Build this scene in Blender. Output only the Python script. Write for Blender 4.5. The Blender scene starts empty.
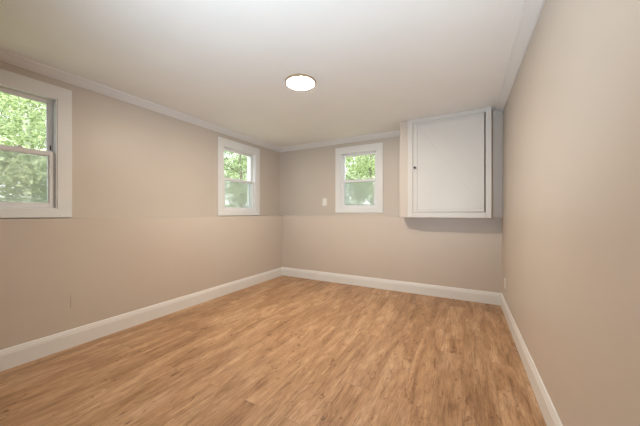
import bpy, bmesh, math, random
from mathutils import Vector, Matrix

C = bpy.context.scene.collection
SC = bpy.context.scene
R = math.radians

# ------------------------------------------------------------------ camera, sky, exposure
CAM_Z = 1.152
cd = bpy.data.cameras.new('camera')
cd.sensor_width = 36.0
cd.lens = 266.0 / 640.0 * 36.0
cd.clip_start = 0.02
cam = bpy.data.objects.new('camera', cd)
C.objects.link(cam)
cam.location = (0, 0, CAM_Z)
cam.rotation_euler = (R(90), 0, math.atan(145.0 / 266.0))
SC.camera = cam

SKY_STRENGTH = 4.2
w = bpy.data.worlds.new('overcast_sky')
SC.world = w
w.use_nodes = True
bg = w.node_tree.nodes['Background']
bg.inputs['Color'].default_value = (0.93, 0.97, 1.0, 1)
bg.inputs['Strength'].default_value = SKY_STRENGTH

sun_d = bpy.data.lights.new('sun', 'SUN')
sun_d.energy = 4.5
sun_d.angle = R(3)
sun_d.color = (1, 0.95, 0.85)
sun = bpy.data.objects.new('sun', sun_d)
C.objects.link(sun)
sun.rotation_euler = (R(38), R(28), 0)      # from the house side, so it lights the woods and not the room

# the photographer's flash, held up near the camera and bounced off the ceiling
day_d = bpy.data.lights.new('bounce_flash', 'SPOT')
day_d.energy = 238
day_d.color = (0.72, 0.88, 1.0)
day_d.spot_size = R(114)
day_d.spot_blend = 0.9
day_d.shadow_soft_size = 0.12
day = bpy.data.objects.new('bounce_flash', day_d)
C.objects.link(day)
day.location = (-0.4, -0.1, 1.22)
day.rotation_euler = (Vector((-0.98, 2.0, 2.42)) - day.location).to_track_quat('-Z', 'Y').to_euler()

LAMP_STRENGTH = 310.0
SC.view_settings.view_transform = 'Standard'
SC.view_settings.look = 'None'
SC.view_settings.exposure = -0.13
SC.view_settings.gamma = 1.0
SC.view_settings.use_curve_mapping = False

# ------------------------------------------------------------------ dimensions
XL, XR = -2.975, 0.404          # knee wall on the left, right wall
XU = -3.225                    # upper left wall, set back behind the ledge
YB, YU = 4.0, 4.25             # knee wall at the back, upper back wall
YF = -2.6                      # wall behind the camera
LEDGE = CAM_Z - 0.050
CEIL = CAM_Z + 1.268
WT = 0.17                      # upper wall thickness

# ------------------------------------------------------------------ materials
def nt(name):
    m = bpy.data.materials.new(name)
    m.use_nodes = True
    t = m.node_tree
    return m, t, t.nodes['Principled BSDF']

def N(t, kind, **kw):
    n = t.nodes.new(kind)
    for k, v in kw.items():
        setattr(n, k, v)
    return n

def paint(name, col, rough=0.5, bump=0.02, scale=350.0, var=0.03):
    m, t, p = nt(name)
    tc = N(t, 'ShaderNodeTexCoord')
    no = N(t, 'ShaderNodeTexNoise')
    no.inputs['Scale'].default_value = scale
    no.inputs['Detail'].default_value = 3
    t.links.new(tc.outputs['Object'], no.inputs['Vector'])
    n2 = N(t, 'ShaderNodeTexNoise')
    n2.inputs['Scale'].default_value = 2.5
    t.links.new(tc.outputs['Object'], n2.inputs['Vector'])
    mx = N(t, 'ShaderNodeMix', data_type='RGBA')
    mx.inputs['A'].default_value = tuple(c * (1 - var) for c in col) + (1,)
    mx.inputs['B'].default_value = tuple(min(1, c * (1 + var)) for c in col) + (1,)
    t.links.new(n2.outputs['Fac'], mx.inputs['Factor'])
    t.links.new(mx.outputs['Result'], p.inputs['Base Color'])
    b = N(t, 'ShaderNodeBump')
    b.inputs['Strength'].default_value = bump
    b.inputs['Distance'].default_value = 0.002
    t.links.new(no.outputs['Fac'], b.inputs['Height'])
    t.links.new(b.outputs['Normal'], p.inputs['Normal'])
    p.inputs['Roughness'].default_value = rough
    return m

M = {}
M['wall'] = paint('beige_wall_paint', (0.575, 0.506, 0.443), 0.42, 0.05)
M['ceiling'] = paint('ceiling_paint', (0.88, 0.875, 0.86), 0.7, 0.04)
M['trim'] = paint('white_trim_paint', (0.76, 0.75, 0.74), 0.35, 0.01)
M['cabinet'] = paint('white_cabinet_paint', (0.63, 0.605, 0.575), 0.4, 0.01)
M['vinyl'] = paint('white_window_vinyl', (0.78, 0.78, 0.79), 0.3, 0.005)
M['plate'] = paint('white_switch_plastic', (0.82, 0.79, 0.75), 0.3, 0.0)
M['black'] = paint('black_metal', (0.02, 0.02, 0.02), 0.35, 0.0)
M['dark'] = paint('dark_slot', (0.05, 0.045, 0.04), 0.6, 0.0)
M['rim'] = paint('tan_lamp_rim', (0.42, 0.29, 0.17), 0.35, 0.0)
M['concrete'] = paint('grey_house_siding', (0.42, 0.42, 0.40), 0.8, 0.1, 60)

def floor_material():
    m, t, p = nt('oak_look_plank_floor')
    L = t.links.new
    tc = N(t, 'ShaderNodeTexCoord')
    mp = N(t, 'ShaderNodeMapping')
    mp.inputs['Rotation'].default_value = (0, 0, R(90))
    L(tc.outputs['Object'], mp.inputs['Vector'])
    br = N(t, 'ShaderNodeTexBrick')
    br.offset = 0.37
    br.offset_frequency = 2
    br.inputs['Color1'].default_value = (0, 0, 0, 1)
    br.inputs['Color2'].default_value = (1, 1, 1, 1)
    br.inputs['Mortar'].default_value = (0.5, 0.5, 0.5, 1)
    br.inputs['Scale'].default_value = 1.0
    br.inputs['Mortar Size'].default_value = 0.0012
    br.inputs['Mortar Smooth'].default_value = 0.2
    br.inputs['Brick Width'].default_value = 1.22
    br.inputs['Row Height'].default_value = 0.178
    L(mp.outputs['Vector'], br.inputs['Vector'])
    pid = N(t, 'ShaderNodeMath', operation='MULTIPLY')
    pid.inputs[1].default_value = 37.0
    L(br.outputs['Color'], pid.inputs[0])

    def noise(sx, sy, scale, detail, dist=0.0, rough=0.5):
        q = N(t, 'ShaderNodeMapping')
        q.inputs['Scale'].default_value = (sx, sy, 1)
        L(tc.outputs['Object'], q.inputs['Vector'])
        n = N(t, 'ShaderNodeTexNoise', noise_dimensions='4D')
        n.inputs['Scale'].default_value = scale
        n.inputs['Detail'].default_value = detail
        n.inputs['Distortion'].default_value = dist
        n.inputs['Roughness'].default_value = rough
        L(q.outputs['Vector'], n.inputs['Vector'])
        L(pid.outputs[0], n.inputs['W'])
        return n.outputs['Fac']

    def ramp(src, *stops):
        r = N(t, 'ShaderNodeValToRGB'); e = r.color_ramp.elements
        e[0].position, e[0].color = stops[0][0], tuple(stops[0][1]) + (1,)
        e[1].position, e[1].color = stops[-1][0], tuple(stops[-1][1]) + (1,)
        for p_, c_ in stops[1:-1]:
            k_ = e.new(p_); k_.color = tuple(c_) + (1,)
        L(src, r.inputs['Fac'])
        return r.outputs['Color']

    def mul(a_, b_, f_):
        m_ = N(t, 'ShaderNodeMix', data_type='RGBA', blend_type='MULTIPLY')
        m_.inputs['Factor'].default_value = f_
        L(a_, m_.inputs['A']); L(b_, m_.inputs['B'])
        return m_.outputs['Result']

    broad = noise(5.0, 1.0, 1.4, 5, 1.2, 0.6)
    fig = noise(8.0, 1.2, 1.5, 4, 1.8, 0.55)
    mid = noise(25.0, 2.4, 1.5, 5, 0.8, 0.68)
    fine = noise(70.0, 4.0, 1.8, 4, 0.3, 0.6)
    col = ramp(broad, (0.30, (0.268, 0.138, 0.063)), (0.5, (0.445, 0.264, 0.144)), (0.70, (0.585, 0.388, 0.240)))
    ml = N(t, 'ShaderNodeMath', operation='MULTIPLY'); ml.inputs[1].default_value = 7.0
    L(fig, ml.inputs[0])
    fr = N(t, 'ShaderNodeMath', operation='FRACT'); L(ml.outputs[0], fr.inputs[0])
    col = mul(col, ramp(fr.outputs[0], (0.0, (0.62, 0.55, 0.48)), (0.28, (1, 1, 1)), (0.86, (1.08, 1.08, 1.08)), (1.0, (0.72, 0.67, 0.62))), 0.45)
    col = mul(col, ramp(mid, (0.36, (0.50, 0.43, 0.38)), (0.46, (1, 1, 1)), (0.62, (1.05, 1.05, 1.05)), (0.72, (1.22, 1.22, 1.24))), 0.72)
    col = mul(col, ramp(fine, (0.30, (0.72, 0.68, 0.64)), (0.62, (1.10, 1.10, 1.10))), 1.0)
    kn = noise(11.0, 6.0, 1.6, 3, 1.4, 0.6)
    col = mul(col, ramp(kn, (0.61, (1, 1, 1)), (0.66, (0.64, 0.57, 0.51)), (0.74, (0.32, 0.25, 0.20))), 0.9)
    col = mul(col, ramp(br.outputs['Color'], (0.0, (0.93, 0.925, 0.92)), (1.0, (1.06, 1.06, 1.06))), 1.0)
    m5 = N(t, 'ShaderNodeMix', data_type='RGBA')
    m5.inputs['B'].default_value = (0.16, 0.085, 0.04, 1)
    sf = N(t, 'ShaderNodeMath', operation='MULTIPLY'); sf.inputs[1].default_value = 0.35
    L(br.outputs['Fac'], sf.inputs[0]); L(sf.outputs[0], m5.inputs['Factor'])
    L(col, m5.inputs['A'])
    L(m5.outputs['Result'], p.inputs['Base Color'])
    rr = N(t, 'ShaderNodeMapRange')
    rr.inputs['To Min'].default_value = 0.36; rr.inputs['To Max'].default_value = 0.52
    L(fine, rr.inputs['Value']); L(rr.outputs['Result'], p.inputs['Roughness'])
    b = N(t, 'ShaderNodeBump'); b.inputs['Strength'].default_value = 0.12; b.inputs['Distance'].default_value = 0.002
    L(fine, b.inputs['Height']); L(b.outputs['Normal'], p.inputs['Normal'])
    return m
M['floor'] = floor_material()

def emit_material(name, col, strength):
    m, t, p = nt(name)
    p.inputs['Base Color'].default_value = (0.8, 0.8, 0.8, 1)
    p.inputs['Emission Color'].default_value = col + (1,)
    p.inputs['Emission Strength'].default_value = strength
    return m
M['diffuser'] = emit_material('lit_lamp_diffuser', (1.0, 0.865, 0.69), LAMP_STRENGTH)

def glass_material():
    m, t, p = nt('window_glass')
    out = t.nodes['Material Output']
    t.nodes.remove(p)
    tr = N(t, 'ShaderNodeBsdfTransparent'); tr.inputs['Color'].default_value = (0.95, 0.97, 0.96, 1)
    gl = N(t, 'ShaderNodeBsdfGlossy'); gl.inputs['Roughness'].default_value = 0.02
    lw = N(t, 'ShaderNodeLayerWeight'); lw.inputs['Blend'].default_value = 0.5
    pw = N(t, 'ShaderNodeMath', operation='POWER'); pw.inputs[1].default_value = 5.0
    t.links.new(lw.outputs['Facing'], pw.inputs[0])
    fr = N(t, 'ShaderNodeMath', operation='MULTIPLY_ADD'); fr.inputs[1].default_value = 0.9; fr.inputs[2].default_value = 0.03
    t.links.new(pw.outputs[0], fr.inputs[0])
    mx = N(t, 'ShaderNodeMixShader')
    t.links.new(fr.outputs[0], mx.inputs[0]); t.links.new(tr.outputs[0], mx.inputs[1]); t.links.new(gl.outputs[0], mx.inputs[2])
    t.links.new(mx.outputs[0], out.inputs['Surface'])
    return m
M['glass'] = glass_material()

def screen_material():
    m, t, p = nt('fine_insect_screen')
    out = t.nodes['Material Output']
    p.inputs['Base Color'].default_value = (0.62, 0.64, 0.62, 1)
    p.inputs['Roughness'].default_value = 0.7
    tr = N(t, 'ShaderNodeBsdfTransparent')
    mx = N(t, 'ShaderNodeMixShader'); mx.inputs[0].default_value = 0.38
    t.links.new(tr.outputs[0], mx.inputs[1]); t.links.new(p.outputs[0], mx.inputs[2])
    t.links.new(mx.outputs[0], out.inputs['Surface'])
    return m
M['screen'] = screen_material()

def leaf_material(name, a, b):
    m, t, p = nt(name)
    out = t.nodes['Material Output']
    g = N(t, 'ShaderNodeNewGeometry')
    mx = N(t, 'ShaderNodeMix', data_type='RGBA')
    mx.inputs['A'].default_value = a + (1,); mx.inputs['B'].default_value = b + (1,)
    t.links.new(g.outputs['Random Per Island'], mx.inputs['Factor'])
    t.links.new(mx.outputs['Result'], p.inputs['Base Color'])
    p.inputs['Roughness'].default_value = 0.5
    tl = N(t, 'ShaderNodeBsdfTranslucent')
    t.links.new(mx.outputs['Result'], tl.inputs['Color'])
    ms = N(t, 'ShaderNodeMixShader'); ms.inputs[0].default_value = 0.45
    t.links.new(p.outputs[0], ms.inputs[1]); t.links.new(tl.outputs[0], ms.inputs[2])
    t.links.new(ms.outputs[0], out.inputs['Surface'])
    return m
M['leaf_light'] = leaf_material('light_green_leaves', (0.20, 0.28, 0.10), (0.72, 0.78, 0.50))
M['leaf_mid'] = leaf_material('mid_green_leaves', (0.12, 0.18, 0.08), (0.60, 0.66, 0.44))
M['leaf_dark'] = leaf_material('deep_green_leaves', (0.08, 0.12, 0.07), (0.42, 0.48, 0.32))

def noisy(name, a, b, scale, stretch=(1, 1, 1), rough=0.85):
    m, t, p = nt(name)
    tc = N(t, 'ShaderNodeTexCoord'); mp = N(t, 'ShaderNodeMapping'); mp.inputs['Scale'].default_value = stretch
    no = N(t, 'ShaderNodeTexNoise'); no.inputs['Scale'].default_value = scale; no.inputs['Detail'].default_value = 6
    mx = N(t, 'ShaderNodeMix', data_type='RGBA')
    mx.inputs['A'].default_value = a + (1,); mx.inputs['B'].default_value = b + (1,)
    t.links.new(tc.outputs['Object'], mp.inputs['Vector']); t.links.new(mp.outputs['Vector'], no.inputs['Vector'])
    t.links.new(no.outputs['Fac'], mx.inputs['Factor']); t.links.new(mx.outputs['Result'], p.inputs['Base Color'])
    p.inputs['Roughness'].default_value = rough
    return m
M['bark_pale'] = noisy('pale_bark', (0.50, 0.48, 0.44), (0.75, 0.73, 0.70), 6, (3, 3, 0.6))
M['bark_dark'] = noisy('grey_brown_bark', (0.10, 0.085, 0.07), (0.26, 0.22, 0.18), 6, (3, 3, 0.6))
M['ground'] = noisy('woodland_floor', (0.16, 0.26, 0.09), (0.46, 0.50, 0.28), 1.6)

# ------------------------------------------------------------------ mesh helpers
def box(bm, x0, x1, y0, y1, z0, z1):
    xs = sorted((x0, x1)); ys = sorted((y0, y1)); zs = sorted((z0, z1))
    v = [bm.verts.new((x, y, z)) for x in xs for y in ys for z in zs]
    for f in ((0, 1, 3, 2), (4, 6, 7, 5), (0, 4, 5, 1), (2, 3, 7, 6), (0, 2, 6, 4), (1, 5, 7, 3)):
        bm.faces.new([v[i] for i in f])

def prism(bm, a, b):
    """two matching loops of points joined into a closed solid"""
    va = [bm.verts.new(p) for p in a]; vb = [bm.verts.new(p) for p in b]
    n = len(a)
    bm.faces.new(va); bm.faces.new(vb[::-1])
    for i in range(n):
        bm.faces.new((va[i], vb[i], vb[(i + 1) % n], va[(i + 1) % n]))

def lathe(bm, prof, seg=48, axis='z', origin=(0, 0, 0)):
    o = Vector(origin); rings = []
    for r, h in prof:
        ring = []
        for i in range(seg):
            a = 2 * math.pi * i / seg
            c, s = r * math.cos(a), r * math.sin(a)
            p = (c, s, h) if axis == 'z' else ((c, h, s) if axis == 'y' else (h, c, s))
            ring.append(bm.verts.new(o + Vector(p)))
        rings.append(ring)
    for q in range(len(rings) - 1):
        for i in range(seg):
            j = (i + 1) % seg
            bm.faces.new((rings[q][i], rings[q][j], rings[q + 1][j], rings[q + 1][i]))
    bm.faces.new(rings[0]); bm.faces.new(rings[-1])

def obj(name, bm, mat, parent=None, bevel=0.0, smooth=False):
    bmesh.ops.recalc_face_normals(bm, faces=bm.faces)
    me = bpy.data.meshes.new(name)
    bm.to_mesh(me); bm.free()
    me.materials.append(mat)
    if smooth:
        for p in me.polygons:
            p.use_smooth = True
    o = bpy.data.objects.new(name, me)
    C.objects.link(o)
    if parent:
        o.parent = parent
        o.matrix_parent_inverse = Matrix.Identity(4)
        root = parent
        off = Vector(parent.location)
        while root.parent:
            root = root.parent; off += root.location
        me.transform(Matrix.Translation(-off))
    if bevel:
        b = o.modifiers.new('bevel', 'BEVEL'); b.width = bevel; b.segments = 2; b.limit_method = 'ANGLE'
    return o

def empty(name, loc):
    o = bpy.data.objects.new(name, None)
    o.empty_display_size = 0.1
    o.location = loc
    C.objects.link(o)
    return o

def tag(o, label=None, cat=None, group=None, kind=None):
    if label: o['label'] = label
    if cat: o['category'] = cat
    if group: o['group'] = group
    if kind: o['kind'] = kind
    return o

def struct(name, bm, mat, label=None, cat=None, bevel=0.0):
    return tag(obj(name, bm, mat, None, bevel), label, cat, None, 'structure')

# ------------------------------------------------------------------ room shell
bm = bmesh.new(); box(bm, XL - 0.02, XR + 0.02, YF - 0.02, YB + 0.02, -0.12, 0)
struct('floor', bm, M['floor'], 'honey brown wood plank floor with knots and grain', 'floor')
bm = bmesh.new(); box(bm, XU - WT, XR + WT, YF - WT, YU + WT, CEIL, CEIL + 0.2)
struct('ceiling', bm, M['ceiling'], 'smooth off-white flat ceiling', 'ceiling')

# window openings: (start, end, bottom, top) along the wall, at the casing's inner edge
Z0, Z1 = 1.188, 2.178
W1 = (0.262, 0.968, Z0, Z1)
W2 = (2.838, 3.544, Z0, Z1)
W3 = (-1.900, -1.258, Z0 + 0.045, Z1)

# left wall: thick knee wall with a ledge at eye level, thinner upper wall pierced by two windows
bm = bmesh.new()
box(bm, XU - WT, XL, YF - WT, YU + WT, -0.12, LEDGE)
ys = [YF - WT, W1[0], W1[1], W2[0], W2[1], YU + WT]
for a, b in ((0, 1), (2, 3), (4, 5)):
    box(bm, XU - WT, XU, ys[a], ys[b], LEDGE, CEIL)
for W in (W1, W2):
    box(bm, XU - WT, XU, W[0], W[1], LEDGE, W[2])
    box(bm, XU - WT, XU, W[0], W[1], W[3], CEIL)
struct('wall_left', bm, M['wall'], 'beige left wall holding two windows above a ledge', 'wall')

bm = bmesh.new()
box(bm, XL, XR + WT, YB, YU + WT, -0.12, LEDGE)
box(bm, XU, W3[0], YU, YU + WT, LEDGE, CEIL)
box(bm, W3[1], XR + WT, YU, YU + WT, LEDGE, CEIL)
box(bm, W3[0], W3[1], YU, YU + WT, LEDGE, W3[2])
box(bm, W3[0], W3[1], YU, YU + WT, W3[3], CEIL)
struct('wall_back', bm, M['wall'], 'beige back wall with one window and the white cabinet', 'wall')

bm = bmesh.new(); box(bm, XR, XR + WT, YF - WT, YB, -0.12, CEIL); box(bm, XR, XR + WT, YB, YU, LEDGE, CEIL)
struct('wall_right', bm, M['wall'], 'plain beige right wall close to the camera', 'wall')
bm = bmesh.new(); box(bm, XU, XR, YF - WT, YF, -0.12, CEIL)
struct('wall_front', bm, M['wall'], 'beige wall behind the camera', 'wall')

# swept mouldings with mitred ends
BASE = [(0, 0), (.016, 0), (.016, .112), (.0135, .118), (.0135, .126), (.010, .135), (.007, .148), (.003, .152), (0, .152)]
CROWN = [(0, .066), (.010, .066), (.013, .060), (.022, .054), (.036, .043), (.052, .028), (.062, .019), (.070, .016), (.074, .011), (.078, 0), (0, 0)]

def sweep(bm, prof, axis, wall, inward, t0, t1, m0, m1, zfun):
    def ring(t, mm):
        out = []
        for p, h in prof:
            tt = t + mm * p
            q = wall + inward * p
            out.append((q, tt, zfun(h)) if axis == 'y' else (tt, q, zfun(h)))
        return out
    prism(bm, ring(t0, m0), ring(t1, m1))

zb = lambda h: h
zc = lambda h: CEIL - h
CROWN_R = [(p * 1.18, h * 0.80) for p, h in CROWN]
BOX_L = -0.795                       # left edge of the boxed cabinet
FILL_Y = 3.90
bm = bmesh.new(); sweep(bm, BASE, 'y', XL, 1, YF, YB, 1, -1, zb)
struct('baseboard_left', bm, M['trim'], 'white baseboard along the left wall', 'baseboard')
bm = bmesh.new(); sweep(bm, BASE, 'x', YB, -1, XL, XR, 1, -1, zb)
struct('baseboard_back', bm, M['trim'], 'white baseboard along the back wall', 'baseboard')
bm = bmesh.new(); sweep(bm, BASE, 'y', XR, -1, YF, YB, 1, -1, zb)
struct('baseboard_right', bm, M['trim'], 'white baseboard along the right wall', 'baseboard')
bm = bmesh.new(); sweep(bm, BASE, 'x', YF, 1, XL, XR, 1, -1, zb)
struct('baseboard_front', bm, M['trim'], 'white baseboard behind the camera', 'baseboard')
bm = bmesh.new(); sweep(bm, CROWN, 'y', XU, 1, YF, YU, 0, -1, zc)
struct('trim_1', bm, M['trim'], 'white crown moulding along the top of the left wall', 'crown moulding')
bm = bmesh.new(); sweep(bm, CROWN, 'x', YU, -1, XU, BOX_L, 1, 0, zc)
struct('trim_2', bm, M['trim'], 'white crown moulding between the corner and the cabinet', 'crown moulding')
bm = bmesh.new(); sweep(bm, CROWN_R, 'y', XR, -1, YF, FILL_Y, 0, 0, zc)
struct('trim_3', bm, M['trim'], 'white crown moulding along the top of the right wall', 'crown moulding')

# ------------------------------------------------------------------ windows
def make_window(name, W, side, label, locks, clip=False, casing_bottom=0.075):
    u0, u1, z0, z1 = W
    if side == 'left':
        P = lambda u, v, z: (XU - v, u, z)
    else:
        P = lambda u, v, z: (u, YU + v, z)
    root = empty(name, P((u0 + u1) / 2, 0, z0))
    tag(root, label, 'window', None, 'structure')

    def bx(bm, ua, ub, va, vb, za, zb_):
        a = P(ua, va, za); b = P(ub, vb, zb_)
        box(bm, a[0], b[0], a[1], b[1], a[2], b[2])

    cw = 0.100
    # casing: four flat boards on the wall's face
    bm = bmesh.new()
    bx(bm, u0 - cw, u1 + cw, -.018, 0, z1, z1 + .110)
    bx(bm, u0 - cw, u0, -.018, 0, z0, z1)
    bx(bm, u1, u1 + cw, -.018, 0, z0, z1)
    bx(bm, u0 - cw, u1 + cw, -.018, 0, z0 - casing_bottom, z0)
    obj('casing', bm, M['trim'], root, 0.0025)
    # jamb liner and frame that line the hole through the wall
    t = 0.009
    bm = bmesh.new()
    D = WT + .012
    bx(bm, u0, u0 + t, -.012, D, z0, z1)
    bx(bm, u1 - t, u1, -.012, D, z0, z1)
    bx(bm, u0 + t, u1 - t, -.012, D, z1 - t, z1)
    bx(bm, u0 + t, u1 - t, -.012, D, z0, z0 + t)
    # balance tracks / parting stops
    for a, b in ((u0 + t, u0 + t + .005), (u1 - t - .005, u1 - t)):
        bx(bm, a, b, .042, .047, z0 + t, z1 - t)
        bx(bm, a, b, .002, .007, z0 + t, z1 - t)
        bx(bm, a, b, .080, .086, z0 + t, z1 - t)
    bx(bm, u0 + t, u1 - t, .042, .047, z1 - t - .008, z1 - t)
    obj('window_frame', bm, M['vinyl'], root, 0.001)
    zm = (z0 + z1) / 2 - 0.012
    ia, ib = u0 + t + .001, u1 - t - .001
    st = .036

    def sash(nm, va, vb, za, zb_, rb, rt):
        bm = bmesh.new()
        bx(bm, ia, ia + st, va, vb, za, zb_)
        bx(bm, ib - st, ib, va, vb, za, zb_)
        bx(bm, ia + st, ib - st, va, vb, zb_ - rt, zb_)
        bx(bm, ia + st, ib - st, va, vb, za, za + rb)
        # glazing bead
        g = .006
        bx(bm, ia + st, ia + st + g, va + .008, vb - .008, za + rb, zb_ - rt)
        bx(bm, ib - st - g, ib - st, va + .008, vb - .008, za + rb, zb_ - rt)
        bx(bm, ia + st, ib - st, va + .008, vb - .008, zb_ - rt - g, zb_ - rt)
        bx(bm, ia + st, ib - st, va + .008, vb - .008, za + rb, za + rb + g)
        s = obj(nm, bm, M['vinyl'], root, 0.002)
        s_mid = (va + vb) / 2
        bm = bmesh.new()
        bx(bm, ia + st, ib - st, s_mid - .002, s_mid + .002, za + rb, zb_ - rt)
        obj('pane', bm, M['glass'], s)
        return s

    sash('upper_sash', .049, .077, zm - .014, z1 - t - .001, .034, .034)
    low = sash('lower_sash', .010, .040, z0 + t + .001, zm + .026, .038, .036)
    for fr in locks:
        uc = ia + (ib - ia) * fr
        bm = bmesh.new()
        bx(bm, uc - .026, uc + .026, .014, .036, zm + .026, zm + .034)
        bx(bm, uc - .008, uc + .020, .008, .028, zm + .034, zm + .042)
        obj('sash_lock', bm, M['vinyl'], low, 0.002)
    # insect screen over the lower half, outboard of the sashes
    bm = bmesh.new()
    bx(bm, ia, ia + .018, .120, .130, z0 + t, zm + .02)
    bx(bm, ib - .018, ib, .120, .130, z0 + t, zm + .02)
    bx(bm, ia + .018, ib - .018, .120, .130, zm + .002, zm + .02)
    bx(bm, ia + .018, ib - .018, .120, .130, z0 + t, z0 + t + .018)
    s = obj('screen_frame', bm, M['vinyl'], root, 0.001)
    bm = bmesh.new()
    bx(bm, ia + .018, ib - .018, .1245, .1255, z0 + t + .018, zm + .002)
    obj('insect_screen', bm, M['screen'], s)
    if clip:      # small dark tilt latch on the far stile, just above the lower sash
        bm = bmesh.new()
        bx(bm, ib - st * .5 - .004, ib - st * .5 + .004, .044, .0495, zm + .045, zm + .085)
        tag(obj('tilt_latch', bm, M['dark'], root), 'small dark latch on the side stile')
    return root

make_window('window_1', W1, 'left', 'white double-hung window on the left wall nearest the camera, cut by the photo edge', (0.30, 0.68), True)
make_window('window_2', W2, 'left', 'white double-hung window on the left wall near the back corner', (0.5,))
make_window('window_3', W3, 'back', 'white double-hung window on the back wall beside the light switch', (0.5,))

# ------------------------------------------------------------------ ceiling lights
def ceiling_light(x, y, label):
    root = empty('ceiling_light', (x, y, CEIL))
    tag(root, label, 'ceiling light')
    bm = bmesh.new()
    lathe(bm, [(.134, 0), (.1465, 0), (.1485, -.003), (.1485, -.017), (.1455, -.021), (.137, -.021), (.134, -.018)], 64, 'z', (x, y, CEIL))
    obj('rim', bm, M['rim'], root, 0, True)
    bm = bmesh.new()
    lathe(bm, [(.133, -.003), (.136, -.019), (.127, -.022), (.085, -.024), (.02, -.025)], 64, 'z', (x, y, CEIL))
    obj('diffuser', bm, M['diffuser'], root, 0, True)
    return root
ceiling_light(-1.394, 2.165, 'round flush ceiling light with tan rim, glowing white')

# ------------------------------------------------------------------ boxed wall cabinet
CB = CAM_Z - 0.0605                      # bottom
FX0, FX1 = -0.688, 0.277                 # white face
FY = 3.752
cab = empty('wall_cabinet', (-0.2, YU, CB))
tag(cab, 'white built-in wall cabinet hung at the right end of the back wall', 'cabinet')
bm = bmesh.new()
y1 = YU - 0.001
box(bm, BOX_L, FX0 + .02, FY + .022, y1, CB, CEIL - .001)                 # left cheek, painted like the wall
box(bm, FX0 + .02, FX1, FY + .30, y1, CB, CEIL - .001)                   # back block
box(bm, FX0 + .02, FX1, FY + .022, FY + .30, CB, CB + .02)
box(bm, FX0 + .02, FX1, FY + .022, FY + .30, CEIL - .021, CEIL - .001)
box(bm, FX1 - .02, FX1, FY + .022, FY + .30, CB + .02, CEIL - .021)
tag(obj('body', bm, M['wall'], cab, 0.002), 'beige painted box behind the white front')
bm = bmesh.new(); box(bm, FX1, XR - .001, FILL_Y, y1, CB, CEIL - .001)
tag(obj('filler_panel', bm, M['wall'], cab, 0.001), 'set-back beige strip beside the right wall')
# face frame
dx0, dx1, dz0, dz1 = -0.618, 0.205, CB + .070, CEIL - .058
bm = bmesh.new()
box(bm, FX0, dx0, FY, FY + .022, CB, CEIL - .001)
box(bm, dx1 + .012, FX1, FY, FY + .022, CB, CEIL - .001)
box(bm, dx0, dx1 + .012, FY, FY + .022, dz1, CEIL - .001)
box(bm, dx0, dx1 + .012, FY, FY + .022, CB, dz0)
obj('face_frame', bm, M['cabinet'], cab, 0.003)
# door: slab, narrow edge strips and two triangular boards that meet on a diagonal seam
bm = bmesh.new()
ga = .004
ax0, ax1, az0, az1 = dx0 + ga, dx1 - .001, dz0 + ga, dz1 - ga
box(bm, ax0, ax1, FY + .004, FY + .020, az0, az1)
door = obj('door', bm, M['cabinet'], cab, 0.002)
bm = bmesh.new()
box(bm, ax0, ax0 + .052, FY - .004, FY + .004, az0, az1)
box(bm, ax0 + .052, ax1, FY - .004, FY + .004, az1 - .030, az1)
box(bm, ax0 + .052, ax1, FY - .004, FY + .004, az0, az0 + .036)
obj('door_rail', bm, M['cabinet'], door, 0.002)
px0, px1, pz0, pz1 = ax0 + .055, ax1, az0 + .039, az1 - .033
g = .0045
n = Vector((pz1 - pz0, 0, px1 - px0)).normalized() * g
for tri in (((px0, pz1), (px1, pz1), (px1, pz0)), ((px0, pz1), (px1, pz0), (px0, pz0))):
    bm = bmesh.new()
    sgn = 1 if tri[1] == (px1, pz1) else -1
    yy = FY - .0025 if sgn == 1 else FY + .0008
    pts = []
    for (x, z) in tri:
        on_diag = (x, z) in ((px0, pz1), (px1, pz0))
        pts.append((x + (n.x * sgn if on_diag else 0), z + (n.z * sgn if on_diag else 0)))
    pts = [(min(max(x, px0), px1), min(max(z, pz0), pz1)) for x, z in pts]
    prism(bm, [(x, yy, z) for x, z in pts], [(x, FY + .004, z) for x, z in pts])
    obj('door_board', bm, M['cabinet'], door, 0.001)
bm = bmesh.new()
lathe(bm, [(.006, 0), (.006, -.012), (.0145, -.016), (.017, -.022), (.0145, -.028), (.005, -.030)], 24, 'y', (-0.590, FY - .004, CAM_Z + 0.605))
tag(obj('knob', bm, M['black'], door, 0, True), 'small black round knob')

# ------------------------------------------------------------------ switch and outlets
sw = empty('light_switch', (-2.222, YU, CAM_Z + .198))
tag(sw, 'white light switch on the back wall left of the window', 'light switch')
bm = bmesh.new(); box(bm, -2.222 - .042, -2.222 + .042, YU - .006, YU, CAM_Z + .198 - .066, CAM_Z + .198 + .066)
obj('cover_plate', bm, M['plate'], sw, 0.003)
bm = bmesh.new()
box(bm, -2.222 - .017, -2.222 + .017, YU - .010, YU - .006, CAM_Z + .198 - .034, CAM_Z + .198 + .034)
obj('rocker', bm, M['plate'], sw, 0.002)

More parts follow.
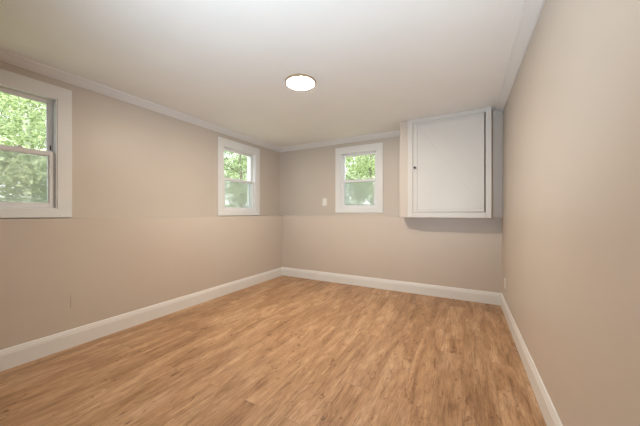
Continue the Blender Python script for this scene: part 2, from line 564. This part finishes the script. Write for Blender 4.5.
def outlet(x, yc, zc_, sgn, mat, label, th=.006):
    o = empty('wall_outlet', (x, yc, zc_))
    tag(o, label, 'outlet')
    bm = bmesh.new(); box(bm, x, x + sgn * th, yc - .036, yc + .036, zc_ - .058, zc_ + .058)
    obj('cover_plate', bm, mat, o, 0.003)
    for dz in (-.021, .021):
        bm = bmesh.new(); box(bm, x + sgn * th, x + sgn * (th + .001), yc - .017, yc + .017, zc_ + dz - .014, zc_ + dz + .014)
        rc = obj('receptacle', bm, mat, o, 0.001)
        bm = bmesh.new()
        for dy in (-.006, .006):
            box(bm, x + sgn * (th + .0008), x + sgn * (th + .0014), yc + dy - .0012, yc + dy + .0012, zc_ + dz - .002, zc_ + dz + .007)
        obj('slot', bm, mat if mat is M['wall'] else M['dark'], rc)
outlet(XR, 3.655, CAM_Z - .80, -1, M['plate'], 'white outlet low on the right wall near the back corner', .009)
outlet(XL, 1.016, CAM_Z - .755, 1, M['wall'], 'wall-coloured outlet low on the left wall above the baseboard', .003)

# ------------------------------------------------------------------ woods outside
def ground_z(x, y):
    d = max(0.0, -3.4 - x, y - 4.42)
    return 0.93 + 0.05 * d + 0.08 * math.sin(x * 0.9) * math.sin(y * 0.7) * min(1, d / 3)
bm = bmesh.new()
def patch(x0, x1, y0, y1, nx, ny):
    g = [[bm.verts.new((x0 + (x1 - x0) * i / nx, y0 + (y1 - y0) * j / ny,
                        ground_z(x0 + (x1 - x0) * i / nx, y0 + (y1 - y0) * j / ny))) for j in range(ny + 1)] for i in range(nx + 1)]
    for i in range(nx):
        for j in range(ny):
            bm.faces.new((g[i][j], g[i + 1][j], g[i + 1][j + 1], g[i][j + 1]))
patch(-34, XU - WT, -8, YU + WT, 24, 16)
patch(-34, 8, YU + WT, 34, 30, 24)
bmesh.ops.remove_doubles(bm, verts=bm.verts, dist=0.001)
struct('ground', bm, M['ground'], 'green woodland floor outside the windows', 'ground')

def leaf_cloud(seed, clumps, leaves, rx, rz, zc_, size):
    rnd = random.Random(seed)
    bm = bmesh.new()
    for c in range(clumps):
        while True:
            p = Vector((rnd.uniform(-1, 1), rnd.uniform(-1, 1), rnd.uniform(-1, 1)))
            if 0.25 < p.length < 1: break
        cc = Vector((p.x * rx, p.y * rx, zc_ + p.z * rz))
        cr = rnd.uniform(.25, .5) * rx * .62
        for k in range(leaves // clumps):
            q = Vector((rnd.gauss(0, 1), rnd.gauss(0, 1), rnd.gauss(0, .5))) * cr * .55 + cc
            s = size * rnd.uniform(.6, 1.3)
            d = Vector((rnd.gauss(0, 1), rnd.gauss(0, 1), rnd.gauss(0, .6)))
            d = d.normalized() if d.length > 1e-4 else Vector((1, 0, 0))
            e = d.cross(Vector((rnd.gauss(0, .5), rnd.gauss(0, .5), 1)))
            e = e.normalized() if e.length > 1e-4 else Vector((0, 1, 0))
            up = d.cross(e) * s * .12
            vs = [bm.verts.new(q - d * s * .5), bm.verts.new(q + e * s * .3 + up), bm.verts.new(q + d * s * .5), bm.verts.new(q - e * s * .3 + up)]
            bm.faces.new((vs[0], vs[1], vs[2])); bm.faces.new((vs[0], vs[2], vs[3]))
    me = bpy.data.meshes.new('foliage'); bm.to_mesh(me); bm.free()
    return me

def tube(bm, pts, rads, seg=8):
    rings = []
    for i, p in enumerate(pts):
        p = Vector(p)
        d = (Vector(pts[min(i + 1, len(pts) - 1)]) - Vector(pts[max(i - 1, 0)])).normalized()
        a = d.orthogonal().normalized(); b = d.cross(a)
        rings.append([bm.verts.new(p + (a * math.cos(t) + b * math.sin(t)) * rads[i]) for t in [2 * math.pi * k / seg for k in range(seg)]])
    for q in range(len(rings) - 1):
        for i in range(seg):
            j = (i + 1) % seg
            bm.faces.new((rings[q][i], rings[q][j], rings[q + 1][j], rings[q + 1][i]))
    bm.faces.new(rings[0]); bm.faces.new(rings[-1])

def trunk_mesh(seed, h, r):
    rnd = random.Random(seed); bm = bmesh.new()
    pts, x, y = [], 0, 0
    for i in range(8):
        pts.append((x, y, h * i / 7 - .25)); x += rnd.uniform(-.08, .08); y += rnd.uniform(-.08, .08)
    tube(bm, pts, [r * (1.25 if i == 0 else 1 - .11 * i) for i in range(8)], 10)
    for b in range(9):
        k = rnd.randint(2, 6); a = rnd.uniform(0, 6.28); p = Vector(pts[k]); L = rnd.uniform(.7, 1.6)
        d = Vector((math.cos(a), math.sin(a), .55))
        tube(bm, [p, p + d * L * .5, p + d * L + Vector((0, 0, .15))], [r * .35, r * .22, r * .07], 6)
    me = bpy.data.meshes.new('trunk'); bm.to_mesh(me); bm.free()
    for p in me.polygons: p.use_smooth = True
    return me

def mats(me, m):
    me.materials.append(m); return me
FOL = {
    'light': mats(leaf_cloud(1, 80, 9000, 2.0, 2.6, 3.0, .13), M['leaf_light']),
    'mid': mats(leaf_cloud(2, 80, 9000, 2.0, 2.6, 2.9, .13), M['leaf_mid']),
    'dark': mats(leaf_cloud(3, 70, 8400, 1.9, 2.6, 2.8, .13), M['leaf_dark']),
    'shrub': mats(leaf_cloud(4, 30, 2600, .9, .6, .6, .11), M['leaf_mid']),
    'shrub_light': mats(leaf_cloud(5, 30, 2600, .95, .65, .65, .11), M['leaf_light']),
}
TRK = {
    'pale': mats(trunk_mesh(11, 5.2, .11), M['bark_pale']),
    'dark': mats(trunk_mesh(12, 5.4, .10), M['bark_dark']),
    'stem': mats(trunk_mesh(13, .9, .025), M['bark_dark']),
}
def plant(name, x, y, fol, trk, rz, s, label, cat, group=None):
    root = empty(name, (x, y, ground_z(x, y) - .02))
    root.rotation_euler = (0, 0, rz); root.scale = (s, s, s)
    tag(root, label, cat, group)
    for nm, me in (('foliage', FOL[fol]), ('trunk' if trk != 'stem' else 'stem', TRK[trk])):
        o = bpy.data.objects.new(nm, me); C.objects.link(o); o.parent = root
    return root

A = 'seen through the left window nearest the camera'
B = 'seen through the left window near the corner'
D_ = 'seen through the back window'
g1, g2, g3 = ('trees outside the window nearest the camera', 'trees outside the corner window', 'trees outside the back window')
# window nearest the camera looks out along -X
plant('tree', -9.6, 2.3, 'light', 'pale', 0.3, 0.80, 'pale-trunked light green tree ' + A, 'tree', g1)
plant('tree', -15.2, 3.9, 'mid', 'dark', 1.4, 1.0, 'mid green tree behind the pale-trunked one ' + A, 'tree', g1)
plant('tree', -22.2, 5.4, 'dark', 'dark', 2.2, 1.3, 'deep green tree farthest back ' + A, 'tree', g1)
plant('shrub', -5.6, 1.35, 'shrub_light', 'stem', 0.2, 0.9, 'light green shrub low down ' + A, 'shrub')
# corner window looks out along the diagonal
plant('tree', -8.6, 8.6, 'mid', 'dark', 0.9, 0.80, 'mid green tree with dark trunk ' + B, 'tree', g2)
plant('tree', -14.2, 13.9, 'light', 'pale', 3.3, 1.0, 'light green tree with pale trunk ' + B, 'tree', g2)
plant('tree', -21.0, 20.8, 'dark', 'dark', 4.1, 1.3, 'deep green tree farthest back ' + B, 'tree', g2)
plant('shrub', -5.2, 5.4, 'shrub', 'stem', 0.7, 0.7, 'mid green shrub low down ' + B, 'shrub')
# back window looks out along +Y
plant('tree', -3.3, 10.4, 'light', 'dark', 5.0, 0.80, 'bright yellow-green tree nearest ' + D_, 'tree', g3)
plant('tree', -6.0, 16.0, 'mid', 'pale', 2.6, 1.0, 'mid green tree with pale trunk at left ' + D_, 'tree', g3)
plant('tree', -6.6, 23.0, 'dark', 'dark', 1.1, 1.3, 'deep green tree farthest back ' + D_, 'tree', g3)
plant('shrub', -2.6, 6.7, 'shrub', 'stem', 2.9, 0.9, 'mid green shrub low down ' + D_, 'shrub')
